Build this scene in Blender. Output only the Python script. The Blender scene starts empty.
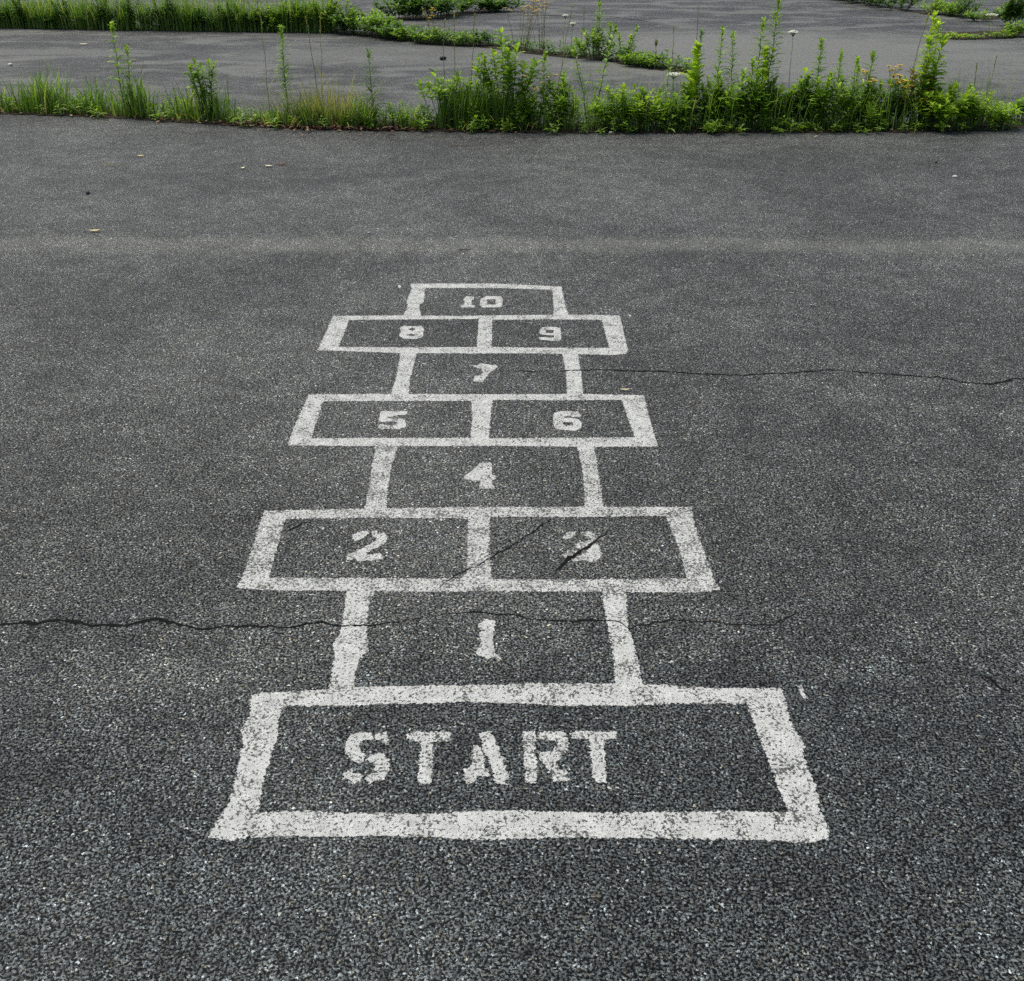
import bpy, math, random
from mathutils import Vector, Matrix, noise
from mathutils.geometry import tessellate_polygon

R = math.radians
SC = bpy.context.scene
COL = SC.collection
rnd = random.Random(11)

# ------------------------------------------------------------------ camera numbers
F, HZ, CX, CY, H = 1105.0, -100.0, 512.0, 490.5, 1.5
TH = math.atan((CY - HZ) / F)
ST, CT = math.sin(TH), math.cos(TH)

def ray(px, py):
    dx, dy = (px - CX) / F, -(py - CY) / F
    return Vector((dx, dy * ST + CT, dy * CT - ST))

def at(px, py, z=0.0):
    """photo measurement -> point of the ground plane"""
    d = ray(px, py)
    t = (z - H) / d.z
    return Vector((d.x * t, d.y * t, z))

def height(px, base, top):
    """real height of a stem that stands at (px, base) and reaches up to row top"""
    g = at(px, base)
    d = ray(px, top)
    return H + d.z * g.y / d.y

def mper(base):
    """metres per photo pixel, sideways, at ground row base"""
    return (at(513, base) - at(512, base)).x

# ------------------------------------------------------------------ object helpers
def tag(o, label=None, cat=None, group=None, kind=None):
    if label: o['label'] = label
    if cat: o['category'] = cat
    if group: o['group'] = group
    if kind: o['kind'] = kind
    return o

def empty(name, loc=(0, 0, 0), rz=0.0):
    o = bpy.data.objects.new(name, None)
    o.empty_display_size = 0.1
    COL.objects.link(o)
    o.location = loc
    o.rotation_euler = (0, 0, rz)
    return o

class MB:
    def __init__(s):
        s.v, s.f, s.t = [], [], []
    def add(s, verts, faces, tint=0.5):
        n = len(s.v)
        s.v.extend(tuple(p) for p in verts)
        s.t.extend([tint] * len(verts))
        s.f.extend(tuple(i + n for i in f) for f in faces)
    def build(s, name, material, parent=None, smooth=False):
        me = bpy.data.meshes.new(name)
        me.from_pydata(s.v, [], s.f)
        a = me.attributes.new('tint', 'FLOAT', 'POINT')
        a.data.foreach_set('value', s.t)
        if smooth:
            me.polygons.foreach_set('use_smooth', [True] * len(me.polygons))
        me.materials.append(material)
        me.update()
        o = bpy.data.objects.new(name, me)
        COL.objects.link(o)
        if parent: o.parent = parent
        return o
    # --- plant pieces
    def leaf(s, b, d, L, W, tint, droop=0.25, side=None):
        d = d.normalized()
        if side is None:
            side = d.cross(Vector((0, 0, 1)))
            if side.length < 1e-3: side = Vector((1, 0, 0))
            side.normalize()
        up = side.cross(d)
        m = b + d * L * .45 + up * (L * .02)
        t = b + d * L - Vector((0, 0, droop * L))
        q = up * (W * .22)
        l = b + d * L * .42 + side * W * .5 + q
        r = b + d * L * .42 - side * W * .5 + q
        l2 = b + d * L * .76 + side * W * .33 + q * .5 - Vector((0, 0, droop * L * .45))
        r2 = b + d * L * .76 - side * W * .33 + q * .5 - Vector((0, 0, droop * L * .45))
        s.add([b, l, l2, t, r2, r, m], [(0, 6, 1), (1, 6, 2), (2, 6, 3), (3, 6, 4), (4, 6, 5), (5, 6, 0)], tint)
    def blade(s, b, az, L, W, bend, tint, seg=4, tilt=.12):
        hd = Vector((math.cos(az), math.sin(az), 0))
        sd = Vector((-math.sin(az), math.cos(az), 0))
        vs, p, a = [], Vector(b), tilt
        for i in range(seg + 1):
            k = i / seg
            w = W * (1 - k ** 1.7) * .5 + .0004
            vs += [p + sd * w, p - sd * w]
            p = p + (hd * math.sin(a) + Vector((0, 0, math.cos(a)))) * (L / seg)
            a += bend / seg
        s.add(vs, [(2 * i, 2 * i + 1, 2 * i + 3, 2 * i + 2) for i in range(seg)], tint)
    def tube(s, pts, r0, r1, n=5, tint=.5):
        vs, fs = [], []
        for i, p in enumerate(pts):
            a = pts[max(i - 1, 0)]; c = pts[min(i + 1, len(pts) - 1)]
            d = (c - a).normalized()
            x = d.orthogonal().normalized(); y = d.cross(x)
            r = r0 + (r1 - r0) * i / (len(pts) - 1)
            for k in range(n):
                an = 2 * math.pi * k / n
                vs.append(p + (x * math.cos(an) + y * math.sin(an)) * r)
        for i in range(len(pts) - 1):
            for k in range(n):
                fs.append((i * n + k, i * n + (k + 1) % n, (i + 1) * n + (k + 1) % n, (i + 1) * n + k))
        fs.append(tuple(range(n - 1, -1, -1)))
        fs.append(tuple((len(pts) - 1) * n + k for k in range(n)))
        s.add(vs, fs, tint)
    def blob(s, c, r, tint=.5, flat=1.0):
        vs = [c + Vector((r, 0, 0)), c - Vector((r, 0, 0)), c + Vector((0, r, 0)), c - Vector((0, r, 0)),
              c + Vector((0, 0, r * flat)), c - Vector((0, 0, r * flat))]
        s.add(vs, [(0, 2, 4), (2, 1, 4), (1, 3, 4), (3, 0, 4), (2, 0, 5), (1, 2, 5), (3, 1, 5), (0, 3, 5)], tint)

# ------------------------------------------------------------------ materials
class NT:
    def __init__(s, tree): s.t = tree; s.n = tree.nodes; s.l = tree.links
    def node(s, typ, **kw):
        nd = s.n.new(typ)
        for k, v in kw.items(): setattr(nd, k, v)
        return nd
    def put(s, sock, val):
        if isinstance(val, bpy.types.NodeSocket): s.l.new(val, sock)
        else: sock.default_value = val
    def math(s, op, a, b=0.0, c=None, clamp=False):
        nd = s.node('ShaderNodeMath', operation=op, use_clamp=clamp)
        s.put(nd.inputs[0], a); s.put(nd.inputs[1], b)
        if c is not None: s.put(nd.inputs[2], c)
        return nd.outputs[0]
    def step(s, v, lo, hi, a=0.0, b=1.0):
        nd = s.node('ShaderNodeMapRange', interpolation_type='SMOOTHSTEP')
        s.put(nd.inputs[0], v); s.put(nd.inputs[1], lo); s.put(nd.inputs[2], hi)
        s.put(nd.inputs[3], a); s.put(nd.inputs[4], b)
        return nd.outputs[0]
    def mix(s, fac, a, b, mode='MIX'):
        nd = s.node('ShaderNodeMix', data_type='RGBA', blend_type=mode)
        s.put(nd.inputs[0], fac); s.put(nd.inputs[6], a); s.put(nd.inputs[7], b)
        return nd.outputs[2]
    def noise(s, vec, scale, detail=2.0, rough=.5, dist=0.0):
        nd = s.node('ShaderNodeTexNoise', noise_dimensions='2D')
        s.put(nd.inputs['Vector'], vec)
        nd.inputs['Scale'].default_value = scale; nd.inputs['Detail'].default_value = detail
        nd.inputs['Roughness'].default_value = rough; nd.inputs['Distortion'].default_value = dist
        return nd.outputs[0]
    def ramp(s, fac, stops):
        nd = s.node('ShaderNodeValToRGB')
        el = nd.color_ramp.elements
        while len(el) < len(stops): el.new(.5)
        for e, (p, c) in zip(el, stops):
            e.position = p
            e.color = (c[0], c[1], c[2], 1) if isinstance(c, tuple) else (c, c, c, 1)
        s.put(nd.inputs[0], fac)
        return nd.outputs[0]

def new_mat(name):
    m = bpy.data.materials.new(name)
    m.use_nodes = True
    m.node_tree.nodes.clear()
    return m, NT(m.node_tree)

BAND = at(500, 245)
SEAM = at(500, 660)
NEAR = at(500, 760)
FAR = at(500, 128)

def asphalt_nodes(t):
    """worn asphalt: stones set in black bitumen. Returns colour, height, stone centre distance, stone random, position"""
    pos = t.node('ShaderNodeNewGeometry').outputs['Position']
    # wobble the lookup so that the stones are broken chips, not polygons
    nz = t.node('ShaderNodeTexNoise', noise_dimensions='2D')
    t.put(nz.inputs['Vector'], pos); nz.inputs['Scale'].default_value = 260; nz.inputs['Detail'].default_value = 2
    off = t.node('ShaderNodeVectorMath', operation='MULTIPLY_ADD')
    t.put(off.inputs[0], nz.outputs['Color']); off.inputs[1].default_value = (.009, .009, 0); t.put(off.inputs[2], pos)
    v = t.node('ShaderNodeTexVoronoi', voronoi_dimensions='2D', feature='F1')
    t.put(v.inputs['Vector'], off.outputs[0]); v.inputs['Scale'].default_value = 205
    v2 = t.node('ShaderNodeTexVoronoi', voronoi_dimensions='2D', feature='F1')
    t.put(v2.inputs['Vector'], off.outputs[0]); v2.inputs['Scale'].default_value = 410
    dist = v.outputs['Distance']
    sep = t.node('ShaderNodeSeparateColor'); t.put(sep.inputs[0], v.outputs['Color'])
    sep2 = t.node('ShaderNodeSeparateColor'); t.put(sep2.inputs[0], v2.outputs['Color'])
    rA, rB = sep.outputs[0], sep.outputs[1]
    small = t.math('GREATER_THAN', sep.outputs[2], .52)           # some places hold only small chips
    rC = t.math('ADD', t.math('MULTIPLY', rA, t.math('SUBTRACT', 1.0, small)), t.math('MULTIPLY', sep2.outputs[0], small))
    stone = t.ramp(rC, [(0, .014), (.15, .060), (.50, .116), (.80, .168), (.92, .228), (.955, .37), (1, .60)])
    tint = t.ramp(rB, [(0, (.92, 1.0, .97)), (.55, (.96, 1, .925)), (.84, (.97, .99, .89)), (1, (1.18, 1.02, .68))])
    stone = t.mix(1.0, stone, tint, 'MULTIPLY')
    fine = t.noise(pos, 420, 2, .6)
    hole = t.noise(pos, 185, 3, .65)
    crev = t.step(t.math('ADD', t.math('MULTIPLY', dist, .42), t.math('MULTIPLY', hole, 1.0)), .60, .74)
    col = t.mix(crev, stone, (.006, .0064, .0064, 1))
    # clumps, where the bitumen has worn off more or less
    n1 = t.noise(pos, 42, 3, .6)
    n2 = t.noise(pos, 7, 4, .6)
    n3 = t.noise(pos, .9, 5, .58, .4)
    n0 = t.noise(pos, 105, 1, .5)
    k = t.math('MULTIPLY', t.math('MULTIPLY', t.step(n0, .36, .64, .76, 1.24), t.step(n1, .3, .7, .72, 1.28)), t.step(n2, .3, .7, .80, 1.20))
    k = t.math('MULTIPLY', k, t.step(n3, .3, .72, .79, 1.22))
    # dust trapped along the old paving seam, and grit washed over the far slabs
    sx = t.node('ShaderNodeSeparateXYZ'); t.put(sx.inputs[0], pos)
    wob = t.math('MULTIPLY', t.math('SUBTRACT', t.noise(pos, 1.6, 3, .6), .5), .16)
    yy = t.math('ADD', sx.outputs[1], wob)
    b1 = t.step(t.math('ABSOLUTE', t.math('SUBTRACT', yy, BAND.y)), .03, .20, 1, 0)
    # fresh masks the first few metres, which are toned darker and slightly bluish
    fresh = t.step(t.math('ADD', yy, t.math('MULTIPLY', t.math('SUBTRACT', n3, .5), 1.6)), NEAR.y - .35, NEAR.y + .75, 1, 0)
    b2 = t.math('MULTIPLY', t.step(t.math('ABSOLUTE', t.math('SUBTRACT', yy, SEAM.y)), .01, .16, 1, 0), t.step(n2, .35, .65))
    patch = t.step(t.noise(pos, 3.1, 3, .6), .30, .62, .35, 1)
    col2 = t.mix(1.0, col, t.ramp(b1, [(0, (1, 1, 1)), (1, (1.45, 1.43, 1.36))]), 'MULTIPLY')
    kk = t.node('ShaderNodeCombineColor')
    for i in range(3): t.put(kk.inputs[i], k)
    col2 = t.mix(1.0, col2, kk.outputs[0], 'MULTIPLY')
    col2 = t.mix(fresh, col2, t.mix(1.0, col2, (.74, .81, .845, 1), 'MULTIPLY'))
    # grey dust film
    dust = t.math('MULTIPLY', t.step(n3, .42, .75), .06)
    dust = t.math('MAXIMUM', dust, t.math('MULTIPLY', t.math('MULTIPLY', b1, patch), .26))
    col2 = t.mix(b2, col2, t.mix(1.0, col2, (1.24, 1.24, 1.22, 1), 'MULTIPLY'))
    st = t.node('ShaderNodeVectorMath', operation='MULTIPLY'); t.put(st.inputs[0], pos); st.inputs[1].default_value = (1.0, 2.0, 1)
    streak = t.noise(st.outputs[0], 1.0, 5, .62, .3)
    farm = t.step(sx.outputs[1], FAR.y + .4, FAR.y + 2.5)
    def lobe(cx, cy, rx, ry):                                     # a worn, grit-covered area of the old court
        dx = t.math('DIVIDE', t.math('SUBTRACT', sx.outputs[0], cx), rx)
        dy = t.math('DIVIDE', t.math('SUBTRACT', sx.outputs[1], cy), ry)
        d2 = t.math('ADD', t.math('MULTIPLY', dx, dx), t.math('MULTIPLY', dy, dy))
        return t.step(t.math('ADD', d2, t.math('MULTIPLY', t.math('SUBTRACT', streak, .5), 2.2)), .25, 1.25, 1, 0)
    c1, c2, c3 = at(770, 50), at(330, 55), at(20, 52)
    grit = t.math('MAXIMUM', lobe(c1.x, c1.y - .3, 3.6, 2.6), t.math('MULTIPLY', lobe(c2.x + .8, c2.y, 2.2, .9), .55))
    grit = t.math('MAXIMUM', grit, t.math('MULTIPLY', lobe(c3.x, c3.y, 1.9, .3), .6))
    col2 = t.mix(t.math('MULTIPLY', farm, t.step(streak, .30, .62, .30, .10)), col2, (.022, .022, .024, 1))
    dust = t.math('MULTIPLY', dust, t.math('SUBTRACT', 1.0, t.math('MULTIPLY', farm, .7)))
    dust = t.math('MAXIMUM', dust, t.math('MULTIPLY', t.math('MULTIPLY', t.step(streak, .46, .64), farm), .62))
    dust = t.math('MAXIMUM', dust, t.math('MULTIPLY', t.math('MULTIPLY', grit, farm), .85))
    col2 = t.mix(dust, col2, (.145, .147, .131, 1))
    hgt = t.math('ADD', t.math('SUBTRACT', 1.0, t.math('MULTIPLY', dist, 1.2)), t.math('MULTIPLY', rC, .5))
    hgt = t.math('SUBTRACT', hgt, t.math('MULTIPLY', crev, .7))
    return col2, hgt, dist, rB, pos, fine, t.math('MULTIPLY_ADD', crev, -.30, .36)

def bump(t, h, strength, distance):
    b = t.node('ShaderNodeBump'); t.put(b.inputs['Height'], h)
    b.inputs['Strength'].default_value = strength; b.inputs['Distance'].default_value = distance
    return b.outputs[0]

def finish(t, col, rough=.8, normal=None, spec=.3):
    p = t.node('ShaderNodeBsdfPrincipled')
    t.put(p.inputs['Base Color'], col); t.put(p.inputs['Roughness'], rough)
    t.put(p.inputs['Specular IOR Level'], spec)
    if normal is not None: t.put(p.inputs['Normal'], normal)
    o = t.node('ShaderNodeOutputMaterial'); t.l.new(p.outputs[0], o.inputs[0])
    return p

def asphalt_mat():
    m, t = new_mat('asphalt')
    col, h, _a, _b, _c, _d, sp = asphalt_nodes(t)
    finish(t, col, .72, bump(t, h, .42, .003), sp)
    return m

def paint_mat(wear):
    m, t = new_mat('worn_white_paint')
    col, h, dist, rB, pos, fine, sp = asphalt_nodes(t)
    big = t.noise(pos, 16, 3, .6)
    mid = t.noise(pos, 95, 2, .6)
    w = t.math('ADD', t.math('MULTIPLY', t.math('SUBTRACT', big, .5), 1.1), t.math('MULTIPLY', t.math('SUBTRACT', mid, .5), .9))
    lost = t.step(t.math('ADD', rB, t.math('MULTIPLY', w, 1.25)), 1.05 - wear * .8, 1.17 - wear * .8)
    speck = t.noise(pos, 150, 3, .62)
    pit = t.step(t.math('ADD', t.math('ADD', t.math('MULTIPLY', dist, .22), speck), t.math('MULTIPLY', w, .30)), .735 - wear * .45, .81 - wear * .45)
    gone = t.math('MAXIMUM', lost, pit, clamp=True)
    shade = t.ramp(t.noise(pos, 30, 4, .65), [(.25, (.37, .375, .345)), (.55, (.475, .48, .445)), (.8, (.55, .555, .52))])
    c = t.mix(t.math('MULTIPLY', gone, .90), shade, col)
    finish(t, c, .7, bump(t, h, .5, .003), .3)
    return m

def crack_mat():
    m, t = new_mat('crack_dirt')
    pos = t.node('ShaderNodeNewGeometry').outputs['Position']
    c = t.ramp(t.noise(pos, 160, 3, .6), [(.3, (.003, .003, .003)), (.65, (.008, .0075, .007)), (.85, (.04, .037, .032))])
    finish(t, c, .95, None, .1)
    return m

def soil_mat():
    m, t = new_mat('soil')
    pos = t.node('ShaderNodeNewGeometry').outputs['Position']
    n = t.noise(pos, 28, 5, .7)
    c = t.ramp(n, [(.3, (.014, .011, .008)), (.55, (.045, .034, .024)), (.8, (.10, .078, .055))])
    finish(t, c, .95, bump(t, n, .8, .02), .1)
    return m

def leaf_mat(name, stops, transl=.35, rough=.42, spec=.4):
    m, t = new_mat(name)
    a = t.node('ShaderNodeAttribute', attribute_name='tint')
    c = t.ramp(a.outputs['Fac'], stops)
    p = t.node('ShaderNodeBsdfPrincipled')
    t.put(p.inputs['Base Color'], c); p.inputs['Roughness'].default_value = rough
    p.inputs['Specular IOR Level'].default_value = spec
    o = t.node('ShaderNodeOutputMaterial')
    if transl > 0:
        tr = t.node('ShaderNodeBsdfTranslucent')
        t.put(tr.inputs[0], t.mix(1.0, c, (1.7, 1.7, .7, 1), 'MULTIPLY'))
        mx = t.node('ShaderNodeMixShader'); mx.inputs[0].default_value = transl
        t.l.new(p.outputs[0], mx.inputs[1]); t.l.new(tr.outputs[0], mx.inputs[2])
        t.l.new(mx.outputs[0], o.inputs[0])
    else:
        t.l.new(p.outputs[0], o.inputs[0])
    return m

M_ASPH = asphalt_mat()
M_PAINT = paint_mat(.17)
M_PAINT_OLD = paint_mat(.30)
M_LETTER = paint_mat(.20)
M_CRACK = crack_mat()
M_SOIL = soil_mat()
M_LEAF = leaf_mat('weed_leaf', [(0, (.055, .105, .012)), (.45, (.155, .275, .028)), (.8, (.25, .39, .045)), (1, (.42, .52, .19))], .45)
M_DARK = leaf_mat('dark_weed_leaf', [(0, (.035, .08, .018)), (.5, (.085, .175, .032)), (.85, (.15, .27, .05)), (1, (.28, .38, .15))], .42)
M_LIME = leaf_mat('lime_weed_leaf', [(0, (.12, .20, .016)), (.5, (.26, .40, .03)), (.85, (.34, .48, .045)), (1, (.42, .52, .11))], .45)
M_RUST = leaf_mat('reddish_weed_leaf', [(0, (.16, .05, .025)), (.35, (.20, .12, .03)), (.55, (.17, .26, .03)), (1, (.30, .38, .08))], .4)
M_GRASS = leaf_mat('grass_blade', [(0, (.045, .095, .016)), (.5, (.11, .21, .03)), (.85, (.19, .29, .05)), (1, (.36, .36, .15))], .4)
M_STRAW = leaf_mat('dry_straw', [(0, (.13, .145, .04)), (.5, (.26, .26, .095)), (1, (.46, .42, .22))], .35, .7, .1)
M_STEM = leaf_mat('green_stem', [(0, (.035, .055, .02)), (1, (.08, .12, .04))], 0, .6)
M_STEMB = leaf_mat('brown_stem', [(0, (.05, .034, .022)), (1, (.14, .10, .06))], 0, .7)
M_YEL = leaf_mat('yellow_petal', [(0, (.40, .24, .012)), (.6, (.60, .44, .035)), (1, (.7, .56, .12))], .2, .6)
M_WHITE = leaf_mat('white_petal', [(0, (.5, .52, .42)), (1, (.75, .76, .68))], .2, .6)
M_DEAD = leaf_mat('dead_leaf', [(0, (.05, .022, .012)), (.5, (.13, .06, .035)), (.8, (.24, .15, .09)), (1, (.42, .34, .22))], 0, .8, .1)
M_FALLEN = leaf_mat('fallen_leaf', [(0, (.10, .045, .02)), (.5, (.45, .36, .12)), (1, (.7, .66, .48))], 0, .7, .2)
M_TWIG = leaf_mat('twig_bark', [(0, (.05, .03, .02)), (1, (.16, .09, .06))], 0, .8, .1)
M_STONE = leaf_mat('pale_stone', [(0, (.03, .03, .032)), (1, (.55, .54, .5))], 0, .85, .2)

# ------------------------------------------------------------------ ground
me = bpy.data.meshes.new('ground')
me.from_pydata([(-300, -20, 0), (300, -20, 0), (300, 600, 0), (-300, 600, 0)], [], [(0, 1, 2, 3)])
me.materials.append(M_ASPH)
ground = bpy.data.objects.new('ground', me)
COL.objects.link(ground)
tag(ground, kind='structure')

def resample(pts, step, closed=True):
    out = []
    n = len(pts)
    for i in range(n if closed else n - 1):
        a, b = pts[i], pts[(i + 1) % n]
        k = max(1, int((b - a).length / step))
        for j in range(k): out.append(a.lerp(b, j / k))
    if not closed: out.append(pts[-1])
    return out

def ragged(pts, amp, step=.004, slow=.0):
    p = resample(pts, step)
    n = len(p)
    out = []
    for i in range(n):
        d = (p[(i + 1) % n] - p[i - 1])
        nr = Vector((-d.y, d.x, 0))
        if nr.length > 1e-9: nr.normalize()
        q = p[i]
        j = amp * (noise.noise(q * 230) * 1.9 + noise.noise(q * 90 + Vector((7, 3, 1))) * .9) + slow * noise.noise(q * 14 + Vector((3, 9, 4)))
        out.append(q + nr * j)
    return out

def sheet(name, loops, z, material, parent, amp=.0031, slow=.0012, label=None, step=.003):
    """painted sheet: list of (outer, holes...) loops given as ground points"""
    vs, fs = [], []
    for loop in loops:
        ls = [ragged(l, amp, step, slow) for l in loop]
        base = len(vs)
        flat = [q for l in ls for q in l]
        tris = tessellate_polygon(ls)
        vs += [(q.x, q.y, 0.0) for q in flat]
        for a, b, c in tris:
            A, B, C = flat[a], flat[b], flat[c]
            if (B - A).cross(C - A).z < 0: a, c = c, a
            fs.append((a + base, b + base, c + base))
    me = bpy.data.meshes.new(name)
    me.from_pydata(vs, [], fs)
    me.materials.append(material)
    o = bpy.data.objects.new(name, me)
    COL.objects.link(o)
    o.location.z = z
    if parent: o.parent = parent
    if label: o['label'] = label
    return o

def P(pts): return [at(x, y) for x, y in pts]
def Z(ox, oy, s, pts): return [at(ox + x / s, oy + y / s) for x, y in pts]

# ------------------------------------------------------------------ hopscotch
hop = empty('hopscotch_court', (0, 0, 0))
tag(hop, 'worn white hopscotch grid with START and numbers 1 to 10 painted on the grey asphalt', 'hopscotch')

start_outer = P([(252, 695), (262, 693), (290, 692), (343, 688), (420, 686), (480, 685), (560, 683), (640, 684), (680, 686.5), (720, 688.5),
    (781, 688.5), (786, 703), (790, 720), (798, 735), (805, 747.6), (803.5, 755), (810, 773.6), (819, 799.6), (817, 804), (824, 818), (830, 833), (829, 838),
    (814.5, 844), (800, 842), (796, 844), (780, 841), (740, 840), (660, 838), (600, 838), (500, 839.5), (400, 836.5), (320, 836.5), (245, 837), (232, 841), (207, 838),
    (212, 828), (220, 816), (229, 802), (232, 793), (236, 775), (240, 756), (244, 742), (241, 731), (250, 716), (249.5, 705)])
start_in = P([(283, 706), (340, 706), (430, 703), (490, 702), (560, 706), (620, 705.5), (690, 703.5), (747, 704), (757, 730), (768.6, 763), (777, 785), (788, 811.5),
    (700, 812), (600, 813), (500, 811), (400, 814), (300, 811), (259, 812), (262, 790), (266, 772), (272, 752), (277, 739), (278, 722)])
start_box = sheet('start_box', [[start_outer, start_in]], .0006, M_PAINT, hop, slow=.003)
A = lambda p: Z(335, 720, 6.827, p)
B = lambda p: Z(475, 720, 6.827, p)
START = [
    A([(105, 105), (160, 85), (250, 90), (255, 140), (190, 145), (165, 160), (160, 195), (205, 245), (200, 290), (130, 290), (85, 260), (68, 205), (75, 150)]),
    A([(275, 90), (345, 85), (375, 125), (360, 160), (300, 140), (270, 140)]),
    A([(235, 235), (330, 225), (370, 275), (365, 350), (335, 410), (235, 432), (205, 410), (225, 370), (290, 360), (270, 330), (285, 305), (225, 275)]),
    A([(50, 370), (110, 340), (145, 370), (195, 370), (190, 415), (130, 432), (70, 405)]),
    A([(480, 100), (560, 80), (790, 85), (785, 140), (670, 150), (665, 380), (655, 430), (620, 445), (565, 420), (575, 270), (590, 150), (520, 140)]),
    A([(950, 170), (995, 190), (1020, 260), (1016, 320), (1056, 365), (1050, 390), (985, 385), (950, 435), (890, 430), (872, 400), (880, 340), (930, 310), (930, 240)]),
    B([(30, 90), (110, 75), (235, 385), (205, 440), (135, 430), (90, 250), (60, 230)]),
    B([(330, 85), (410, 75), (415, 120), (410, 200), (425, 330), (420, 430), (345, 425), (340, 340), (335, 240), (325, 120)]),
    B([(435, 85), (600, 75), (620, 110), (640, 140), (635, 200), (600, 250), (555, 290), (575, 340), (635, 345), (625, 380), (645, 410), (540, 425), (515, 380), (490, 320), (440, 270), (435, 220), (530, 215), (565, 175), (540, 140), (435, 135)]),
    B([(655, 95), (690, 75), (970, 80), (965, 135), (880, 130), (885, 200), (890, 350), (905, 430), (830, 430), (800, 390), (800, 300), (785, 200), (780, 130), (665, 130)]),
    B([(900, 455), (940, 460), (980, 458), (980, 466), (930, 469)]),
]
sheet('lettering', [[l] for l in START], 0, M_LETTER, start_box, amp=.0034, slow=.0, label='the word START in white stencil capitals')

def box(name, outer, holes, material=M_PAINT):
    return sheet(name, [[P(outer)] + [P(h) for h in holes]], .0006, material, hop)

def rails(l, r, material=M_PAINT):
    for line in (l, r): sheet('side_line', [[P(line)]], .0003, material, hop)
    return hop

def number(loops, parent, what, material=M_PAINT):
    return sheet('number', loops, .0006 if parent is hop else 0, material, parent, amp=.0026 if what in '123' else .0013, slow=.0, label='white stencilled number ' + what)

r1 = rails([(347, 588), (346.3, 593.4), (342, 622.8), (339.5, 635), (333.4, 644.8), (335.3, 658), (331, 673), (330.4, 686), (330, 692), (353, 692), (354, 687), (355.4, 673), (360, 658), (368, 649.7), (365.8, 629), (367.7, 608), (373.8, 593), (375, 588)],
    [(601, 588), (602, 592), (606, 619), (610.8, 638.7), (613.8, 655.8), (615, 685), (615.5, 690), (643.5, 690), (642.6, 685), (637.7, 658), (634, 643.6), (628, 629), (625.5, 592), (625, 588)], M_PAINT)
number([[Z(470, 610, 17.83, [(150, 240), (270, 170), (460, 190), (430, 330), (400, 560), (430, 610), (440, 760), (500, 810), (560, 830), (560, 900), (480, 870), (380, 830), (310, 900), (290, 850), (190, 830), (110, 800), (120, 710), (180, 650), (190, 590), (170, 420), (190, 380)])]], r1, '1')
r23 = box('double_square', [(264, 511), (328, 509.5), (400, 508), (474, 507), (592, 507), (692, 507), (693, 519), (701, 543), (713, 577), (719.7, 590), (690, 593), (620, 592), (540, 591.5), (474, 591.5), (425, 592), (352, 591), (262, 590.6), (237, 588), (242, 577), (250, 555)],
    [[(285, 519), (376.5, 518), (468, 518.8), (467, 545), (467, 573), (459.5, 579), (352, 578), (269, 578), (277, 548)], [(490, 517), (580, 517), (665.6, 516), (679, 548), (686.7, 578), (618, 579.6), (491.6, 579.6), (489, 553)]], M_PAINT_OLD)
z = lambda p: Z(340, 520, 17.07, p)
number([[z([(210, 320), (215, 250), (340, 200), (480, 180), (500, 240), (350, 330), (260, 360)])],
        [z([(540, 190), (630, 185), (640, 240), (700, 230), (750, 205), (800, 290), (790, 370), (740, 430), (640, 470), (520, 530), (440, 560), (480, 590), (540, 590), (680, 565), (745, 610), (730, 660), (620, 690), (310, 695), (250, 650), (200, 685), (110, 680), (120, 600), (250, 545), (360, 490), (470, 440), (600, 360), (640, 310), (560, 280)])]], r23, '2')
z = lambda p: Z(550, 520, 17.07, p)
number([[z([(225, 320), (225, 260), (310, 200), (420, 195), (440, 240), (400, 310), (330, 320)])],
        [z([(540, 210), (680, 195), (800, 270), (800, 320), (700, 390), (600, 460), (540, 490), (440, 480), (430, 400), (530, 370), (600, 400), (640, 350), (700, 320), (540, 260)])],
        [z([(190, 600), (330, 510), (480, 530), (430, 590), (340, 660), (250, 650)])],
        [z([(370, 720), (450, 640), (620, 560), (660, 480), (790, 390), (850, 450), (880, 580), (870, 650), (720, 720), (560, 700)])]], r23, '3', M_PAINT_OLD)
r4 = rails([(376.5, 442), (375.7, 446.4), (371, 474), (365, 509), (364.5, 513), (386.3, 513), (386.4, 509), (387.4, 489), (392, 464), (398, 446), (399, 442)],
    [(577, 442), (578, 446.7), (583, 474), (585, 507), (585.5, 511), (604, 511), (603.6, 507), (601.5, 490.7), (594, 446.7), (593, 442)], M_PAINT_OLD)
number([[Z(455, 455, 20.48, [(185, 495), (190, 430), (280, 370), (345, 330), (420, 250), (520, 165), (740, 155), (757, 180), (752, 400), (830, 425), (832, 495), (758, 512), (756, 600), (815, 650), (800, 690), (640, 692), (490, 690), (500, 640), (520, 590), (515, 525), (360, 525), (300, 512)])]], r4, '4')
r56 = box('double_square', [(309, 394.6), (383, 394), (460, 394.4), (583, 394), (643.6, 395.4), (644.6, 400.5), (652.8, 429), (658, 446.6), (600, 447), (500, 446), (377.7, 446.4), (287.8, 445.4), (293.7, 427.8)],
    [[(323, 401.5), (400, 401), (471.4, 401), (472, 419), (470.4, 438), (380, 438), (311, 438.6)], [(492.8, 400), (560, 400.5), (622, 400), (634.3, 437.4), (560, 438), (488.7, 438.4), (490.5, 417)]])
z = lambda p: Z(370, 400, 20.48, p)
number([[z([(215, 230), (770, 230), (760, 290), (710, 310), (600, 310), (490, 330), (440, 350), (350, 340), (350, 360), (460, 390), (640, 375), (720, 410), (740, 480), (730, 560), (650, 570), (600, 600), (430, 600), (425, 540), (520, 510), (560, 470), (540, 450), (300, 450), (210, 450), (170, 400), (200, 350)])],
        [z([(150, 510), (260, 490), (300, 510), (410, 520), (410, 590), (250, 600), (180, 570)])]], r56, '5')
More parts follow.
